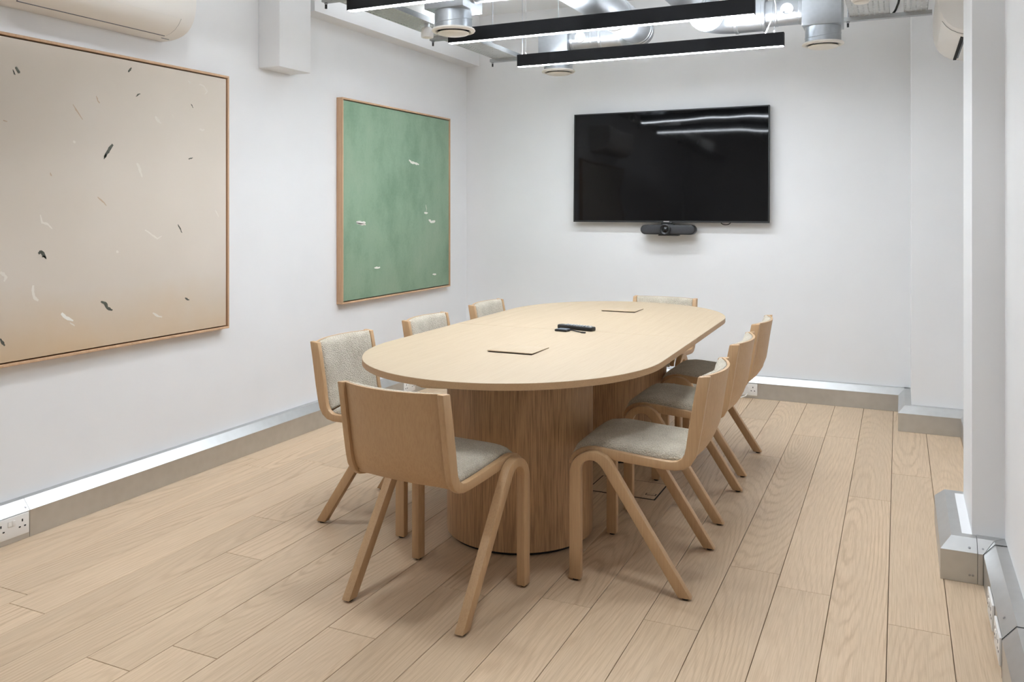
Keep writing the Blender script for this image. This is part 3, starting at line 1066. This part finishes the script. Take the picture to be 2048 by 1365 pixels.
# ------------------------------------------------------------------ air conditioners
def air_con(label, loc, rz, L, open_slot):
    """wall unit along local x (0..L), wall at y = 0, body towards -y"""
    t = empty('air_conditioner', loc, rz)
    tag(t, label, 'air conditioner', 'wall-mounted air conditioners')
    # (distance from wall, height above the bottom)
    prof = [(0.0, 0.0), (0.045, 0.0), (0.075, 0.002), (0.11, 0.008), (0.14, 0.017), (0.168, 0.032), (0.19, 0.052), (0.207, 0.078),
            (0.219, 0.11), (0.225, 0.15), (0.227, 0.20), (0.226, 0.25), (0.220, 0.275), (0.205, 0.290), (0.0, 0.292)]
    bm = bmesh.new()
    bm_prism([(-d, z) for d, z in prof], 0, L, 'YZ', bm=bm)
    bmesh.ops.recalc_face_normals(bm, faces=bm.faces[:])
    bevel(bm, 0.004, 2, 60)
    link('casing', bm, M['ac'], t, smooth=35)
    # louvre flap and its dark outlet, following the underside curve
    def skin(name, i0, i1, x0, x1, off, mat):
        bm = bmesh.new()
        a, b = [], []
        for d, z in prof[i0:i1 + 1]:
            n = Vector((-(d + 0.02), z - 0.16)).normalized() * off
            a.append(bm.verts.new((x0, -d + n.x, z + n.y)))
            b.append(bm.verts.new((x1, -d + n.x, z + n.y)))
        for k in range(len(a) - 1):
            bm.faces.new((a[k], a[k + 1], b[k + 1], b[k]))
        return link(name, bm, mat, t, smooth=0)
    skin('outlet', 3, 7, 0.0865, L - 0.0765, 0.0012, M['mid_grey'])
    skin('louvre', 3, 7, 0.089, L - 0.079, 0.0022, M['ac'])
    box('outlet_gap', 0.09, L - 0.085, -0.111, -0.106, 0.004, 0.0085, M['mid_grey'], t)
    if open_slot:
        box('air_slot', 0.02, L - 0.15, -0.127, -0.112, 0.006, 0.012, M['gap'], t)
    else:
        box('drain_groove', L - 0.072, L - 0.028, -0.0765, -0.0735, 0.0, 0.004, M['mid_grey'], t)
    box('logo_plate', L * 0.62, L * 0.67, -0.2262, -0.224, 0.135, 0.143, M['mid_grey'], t) if not open_slot else None
    return t


air_con('white air conditioner high on the left wall above the beige painting', (XL + 0.0005, 2.06, 2.135), PI / 2, 0.90, False)
air_con('white air conditioner high on the right wall beyond the column', (XRF - 0.0005, 5.20, 2.135), -PI / 2, 0.84, True)

# ------------------------------------------------------------------ linear pendant lamps
LX0, LX1, LZ0, LH, LW = -2.318, -0.638, 2.262, 0.078, 0.039
LAMPS = [
    (5.010, 'black linear pendant lamp nearest the television'),
    (4.140, 'black linear pendant lamp hanging between the two others'),
    (3.262, 'black linear pendant lamp farthest from the television'),
]
for i, (ly, lab) in enumerate(LAMPS):
    dx = (0.020, -0.008, -0.060)[i]
    if i == 0:
        lp = empty('pendant_lamp', ((LX0 + LX1) / 2, ly, LZ0))
        hl = (LX1 - LX0) / 2
        bm = bm_box(-hl, hl, -LW / 2, -LW / 2 + 0.003, 0.0, LH)
        bm_box(-hl, hl, LW / 2 - 0.003, LW / 2, 0.0, LH, bm=bm)
        bm_box(-hl, hl, -LW / 2 + 0.003, LW / 2 - 0.003, 0.010, LH - 0.010, bm=bm)
        bm_box(-hl, -hl + 0.004, -LW / 2 + 0.003, LW / 2 - 0.003, 0.0, LH, bm=bm)
        bm_box(hl - 0.004, hl, -LW / 2 + 0.003, LW / 2 - 0.003, 0.0, LH, bm=bm)
        link('housing', bm, M['black_metal'], lp)
        box('diffuser', -hl + 0.004, hl - 0.004, -LW / 2 + 0.0032, LW / 2 - 0.0032, -0.0012, 0.009, M['lamp_down'], lp)
        box('upper_diffuser', -hl + 0.004, hl - 0.004, -LW / 2 + 0.0032, LW / 2 - 0.0032, LH - 0.0098, LH - 0.004, M['lamp_up'], lp)
        for sx in (-hl + 0.055, hl - 0.055):
            link('suspension_wire', bm_tube([(sx, 0, LH), (sx, 0, ZC - LZ0)], 0.0012, 6), M['screw'], lp)
            link('wire_grip', bm_lathe([(0.004, LH), (0.004, LH + 0.018), (0.0, LH + 0.02)], 10), M['screw'], lp, (sx, 0, 0), smooth=40)
        cord = [(-hl + 0.03, 0, LH), (-hl + 0.03, 0, ZC - LZ0)]
        link('power_cord', bm_tube(cord, 0.0013, 8), M['mid_grey'], lp, smooth=0)
        proto_lamp = lp
    else:
        lp = copy_tree(proto_lamp)
    lp.location = ((LX0 + LX1) / 2 + dx, ly, LZ0)
    tag(lp, lab, 'lamp', 'black linear pendant lamps over the table')
# the lamp nearest the television also has a slack cord at its other end
link('power_cord', bm_tube([(hl - 0.105, 0, LH), (hl - 0.098, 0.004, LH + 0.02), (hl - 0.075, 0.01, LH + 0.075), (hl - 0.045, 0.01, LH + 0.125),
                            (hl - 0.048, 0.012, LH + 0.17), (hl - 0.065, 0.015, LH + 0.24), (hl - 0.08, 0.015, ZC - LZ0)], 0.0032, 8),
     M['white_plastic'], proto_lamp, smooth=0)


# round ceiling lights over the front part of the room (one is mirrored in the television; two unseen ones are added fill)
for px_, py_, lab in ((-2.07, 0.50, 'round white ceiling light farthest from the television'),
                      (-1.98, 2.15, 'added unseen round fill light above the table end, on the painting side'),
                      (-0.55, 2.15, 'added unseen round fill light above the table end, on the column side')):
    t = empty('ceiling_and_fill_light', (px_, py_, ZC))
    tag(t, lab, 'ceiling light', 'round ceiling lights')
    link('rim', bm_lathe([(0.158, -0.0005), (0.172, -0.0005), (0.172, -0.030), (0.158, -0.034), (0.152, -0.028)], 40), M['white_plastic'], t, smooth=40)
    link('diffuser', bm_lathe([(0.0, -0.030), (0.152, -0.028), (0.155, -0.010)], 40), M['panel_light'], t, smooth=40)


# ------------------------------------------------------------------ ventilation ducts
def air_valve(parent, x, y, z0, ztop):
    """round spigot with white supply valve; z0 = underside of flange"""
    link('spigot', bm_lathe([(0.100, z0 + 0.012), (0.100, ztop)], 48), M['duct'], parent, (x, y, 0), smooth=60)
    pts = [(x + 0.1008 * math.cos(a), y + 0.1008 * math.sin(a), z0 + 0.055 + 0.016 * math.sin(a + 0.6)) for a in [2 * PI * k / 40 for k in range(41)]]
    link('seam', bm_tube(pts, 0.0018, 6), M['duct'], parent, smooth=0)
    fl = link('valve_flange', bm_lathe([(0.100, z0 + 0.016), (0.114, z0 + 0.014), (0.118, z0 + 0.006), (0.114, z0), (0.102, z0 - 0.003), (0.092, z0 + 0.004), (0.088, z0 + 0.016)], 48), M['cream_metal'], parent, (x, y, 0), smooth=50)
    link('valve_throat', bm_lathe([(0.0, z0 + 0.012), (0.0895, z0 + 0.012)], 32), M['gap'], parent, (x, y, 0))
    link('valve_disc', bm_lathe([(0.0, z0 - 0.020), (0.060, z0 - 0.018), (0.080, z0 - 0.013), (0.085, z0 - 0.008), (0.080, z0 - 0.003), (0.0, z0 - 0.001)], 40), M['cream_metal'], parent, (x, y, 0), smooth=40)
    link('valve_stem', bm_lathe([(0.006, z0 - 0.002), (0.006, z0 + 0.012)], 10), M['gap'], parent, (x, y, 0))


def rings(parent, pts_axis, r, mat=None, w=0.004):
    """raised bands round a duct: list of (centre, axis)"""
    for c, ax in pts_axis:
        q = Vector((0, 0, 1)).rotation_difference(Vector(ax)).to_euler()
        link('band', bm_lathe([(r, -0.012), (r + w, -0.008), (r + w, 0.008), (r, 0.012)], 40), mat or M['duct'], parent, c, q, smooth=30)


def dial(parent, c):
    """round damper dial on the side of the duct facing -y"""
    Rm = Matrix.Rotation(PI / 2, 4, 'X')
    rim = [(0.030, 0.0), (0.036, 0.0), (0.036, 0.010), (0.030, 0.010)]
    bm = bmesh.new()
    rows = [[bm.verts.new((r_ * math.cos(2 * PI * k / 32), r_ * math.sin(2 * PI * k / 32), z_)) for k in range(32)] for r_, z_ in rim]
    for a in range(4):
        for k in range(32):
            bm.faces.new((rows[a][k], rows[a][(k + 1) % 32], rows[(a + 1) % 4][(k + 1) % 32], rows[(a + 1) % 4][k]))
    bmesh.ops.transform(bm, matrix=Rm, verts=bm.verts[:])
    d = link('damper_dial', bm, M['white_plastic'], parent, c, smooth=40)
    bm = bm_box(-0.031, 0.031, -0.009, -0.002, -0.004, 0.004)
    bmesh.ops.rotate(bm, verts=bm.verts[:], cent=(0, 0, 0), matrix=Matrix.Rotation(random.uniform(-0.6, 0.9), 3, 'Y'))
    link('handle', bm, M['white_plastic'], d)
    link('dial_plate', bm_lathe([(0.0, 0.004), (0.030, 0.004), (0.030, 0.0)], 24, M4=Rm), M['light_grey'], d)


ZD = 2.500      # duct axis height
def elbow_path(p_from, corner, p_to, r=0.16, n=12):
    a, c, b = Vector(p_from), Vector(corner), Vector(p_to)
    d0, d1 = (c - a).normalized(), (b - c).normalized()
    s, e = c - d0 * r, c + d1 * r
    o = s + d1 * r
    out = [tuple(a)]
    for k in range(n + 1):
        th = PI / 2 * k / n
        out.append(tuple(o + (-d1) * r * math.cos(th) + d0 * r * math.sin(th)))
    out.append(tuple(b))
    return out


def duct_run(label, vx, vy, mx, to_right, valve_z):
    """supply valve at (vx, vy), branch along x to a main duct at x = mx which comes along y from the front"""
    t = empty('ventilation_duct', (0, 0, 0))
    tag(t, label, 'air duct', 'galvanised ventilation ducts')
    air_valve(t, vx, vy, valve_z, 2.392)
    box('plenum_box', vx - 0.108, vx + 0.108, vy - 0.108, vy + 0.108, 2.390, 2.612, M['duct'], t, b=0.003)
    s = 1 if to_right else -1
    xa = vx + s * 0.108
    xm = vx + s * 0.33
    bm = bm_tube([(xa, vy, ZD), (xm, vy, ZD)], 0.078, 40)
    link('branch_duct', bm, M['duct'], t, smooth=40)
    path = elbow_path((xm, vy, ZD), (mx, vy, ZD), (mx, YN + 0.02, ZD), 0.15)
    link('main_duct', bm_tube(path, 0.100, 40), M['duct'], t, smooth=40)
    rings(t, [((xm, vy, ZD), (1, 0, 0)), ((mx - s * 0.15, vy, ZD), (1, 0, 0)), ((mx, vy - 0.15, ZD), (0, 1, 0)), ((mx, vy - 0.19, ZD), (0, 1, 0)),
              ((mx, vy - 0.62, ZD), (0, 1, 0)), ((mx, vy - 0.67, ZD), (0, 1, 0)), ((mx, vy - 1.9, ZD), (0, 1, 0))], 0.100)
    rings(t, [((xa + s * 0.012, vy, ZD), (1, 0, 0)), ((xa + s * 0.155, vy, ZD), (1, 0, 0))], 0.078, w=0.003)
    dial(t, (xa + s * 0.085, vy - 0.078, ZD))
    # hangers up to the ceiling
    for hy in (vy - 0.62, vy - 1.9):
        link('hanger_rod', bm_tube([(mx, hy, ZD + 0.10), (mx, hy, ZC)], 0.004, 8), M['strut'], t)
    link('hanger_rod', bm_tube([(vx, vy, 2.61), (vx, vy, ZC)], 0.004, 8), M['strut'], t)
    return t


t = duct_run('round galvanised duct with two white ceiling valves beside the left cable tray', -2.190, 5.450, -1.570, True, 2.284)
# second branch of the same duct, nearer the front
vx, vy = -2.196, 3.950
air_valve(t, vx, vy, 2.280, 2.392)
box('plenum_box', vx - 0.115, vx + 0.118, vy - 0.112, vy + 0.112, 2.388, 2.612, M['duct'], t, b=0.003)
link('branch_duct', bm_tube([(vx + 0.118, vy, ZD), (-1.640, vy, ZD)], 0.078, 40), M['duct'], t, smooth=40)
rings(t, [((vx + 0.13, vy, ZD), (1, 0, 0)), ((vx + 0.30, vy, ZD), (1, 0, 0))], 0.078, w=0.003)
link('hanger_rod', bm_tube([(vx, vy, 2.61), (vx, vy, ZC)], 0.004, 8), M['strut'], t)
duct_run('round galvanised duct with white ceiling valve beside the right-hand cable tray', -0.425, 5.215, -1.070, False, 2.286)


# ------------------------------------------------------------------ cable trays on strut brackets
def tray(label, x0, x1, y0, y1, z, struts, sx0, sx1, group, rods):
    t = empty('cable_tray', ((x0 + x1) / 2, y0, z))
    tag(t, label, 'cable tray', group)
    w = (x1 - x0) / 2
    box('tray_bed', -w, w, 0, y1 - y0, 0, 0.0012, M['tray'], t)
    for sx in (-1, 1):
        a, b = sorted((sx * w, sx * (w - 0.0015)))
        box('tray_side', a, b, 0, y1 - y0, 0.0012, 0.03, M['strut'], t)
    for sy in struts:
        cx_ = (x0 + x1) / 2
        bm = bm_box(sx0 - cx_, sx1 - cx_, -0.0205, -0.018, 0, 0.021)
        bm_box(sx0 - cx_, sx1 - cx_, 0.018, 0.0205, 0, 0.021, bm=bm)
        bm_box(sx0 - cx_, sx1 - cx_, -0.018, 0.018, 0, 0.0025, bm=bm)
        st = link('strut', bm, M['strut'], t, (0, sy - y0, -0.0215))
        for rx in rods:
            link('threaded_rod', bm_tube([(rx - cx_, 0, -0.022), (rx - cx_, 0, ZC - z + 0.0215)], 0.0042, 8), M['screw'], st)
            link('rod_nut', bm_lathe([(0.009, -0.007), (0.009, 0.0)], 6), M['screw'], st, (rx - cx_, 0, 0))
            link('rod_cap', bm_lathe([(0.006, -0.030), (0.006, -0.010)], 10), M['black_plastic'], st, (rx - cx_, 0, 0))
    return t


tray('perforated metal cable tray along the left side below the beam', -2.575, -2.395, -0.5, 5.26, 2.368, (1.6, 3.00 + 0.36, 4.40, 5.215), -2.600, -2.300,
     'perforated cable trays', (-2.588,))
tray('perforated metal cable tray beside the right-hand duct valve', -0.262, -0.064, 0.5, 4.95, 2.368, (2.2, 4.905), -0.292, 0.138, 'perforated cable trays', (-0.272,))
tray('perforated metal cable tray next to the right-hand air conditioner', 0.004, 0.118, 0.5, 4.95, 2.368, (), 0, 0, 'perforated cable trays', ())
# white trunking lying in the left tray
o = box('cable_trunking', -2.550, -2.405, 0.2, 4.10, 2.3712, 2.50, M['white_plastic'], b=0.003)
tag(o, 'white rectangular cable trunking lying in the left cable tray', 'trunking')
# black cable hanging between the right-hand trays
o = link('black_cable', bm_tube([(-0.050, 4.93, 2.372), (-0.036, 4.90, 2.385), (-0.022, 4.85, 2.41), (-0.012, 4.80, 2.45), (-0.008, 4.76, 2.52), (-0.008, 4.74, 2.898)], 0.006, 8), M['black_plastic'], smooth=0)
tag(o, 'black cable rising between the two right-hand cable trays', 'cable')
# small white sensor / spot under the left tray
t = empty('motion_sensor', (-2.425, 4.06, 2.2885))
tag(t, 'small white cylindrical sensor under the left cable tray', 'sensor')
link('body', bm_lathe([(0.026, 0.0), (0.034, 0.002), (0.036, 0.010), (0.033, 0.045), (0.022, 0.058)], 28), M['white_plastic'], t, smooth=40)
link('sensor_face', bm_lathe([(0.0, -0.002), (0.024, -0.001), (0.026, 0.001)], 24), M['cream_metal'], t, smooth=40)
link('stem', bm_lathe([(0.016, 0.055), (0.016, 0.078)], 16), M['silver'], t, smooth=40)
# round white detector beneath the right-hand tray
t = empty('smoke_detector', (-0.185, 4.42, 2.3335))
tag(t, 'round white detector under the cable tray beside the right-hand valve', 'detector')
link('body', bm_lathe([(0.0, 0.0), (0.030, 0.0), (0.042, 0.006), (0.046, 0.016), (0.046, 0.033)], 32), M['white_plastic'], t, smooth=40)
link('sensing_ring', bm_lathe([(0.030, -0.004), (0.034, -0.003), (0.036, 0.004)], 32), M['cream_metal'], t, smooth=40)
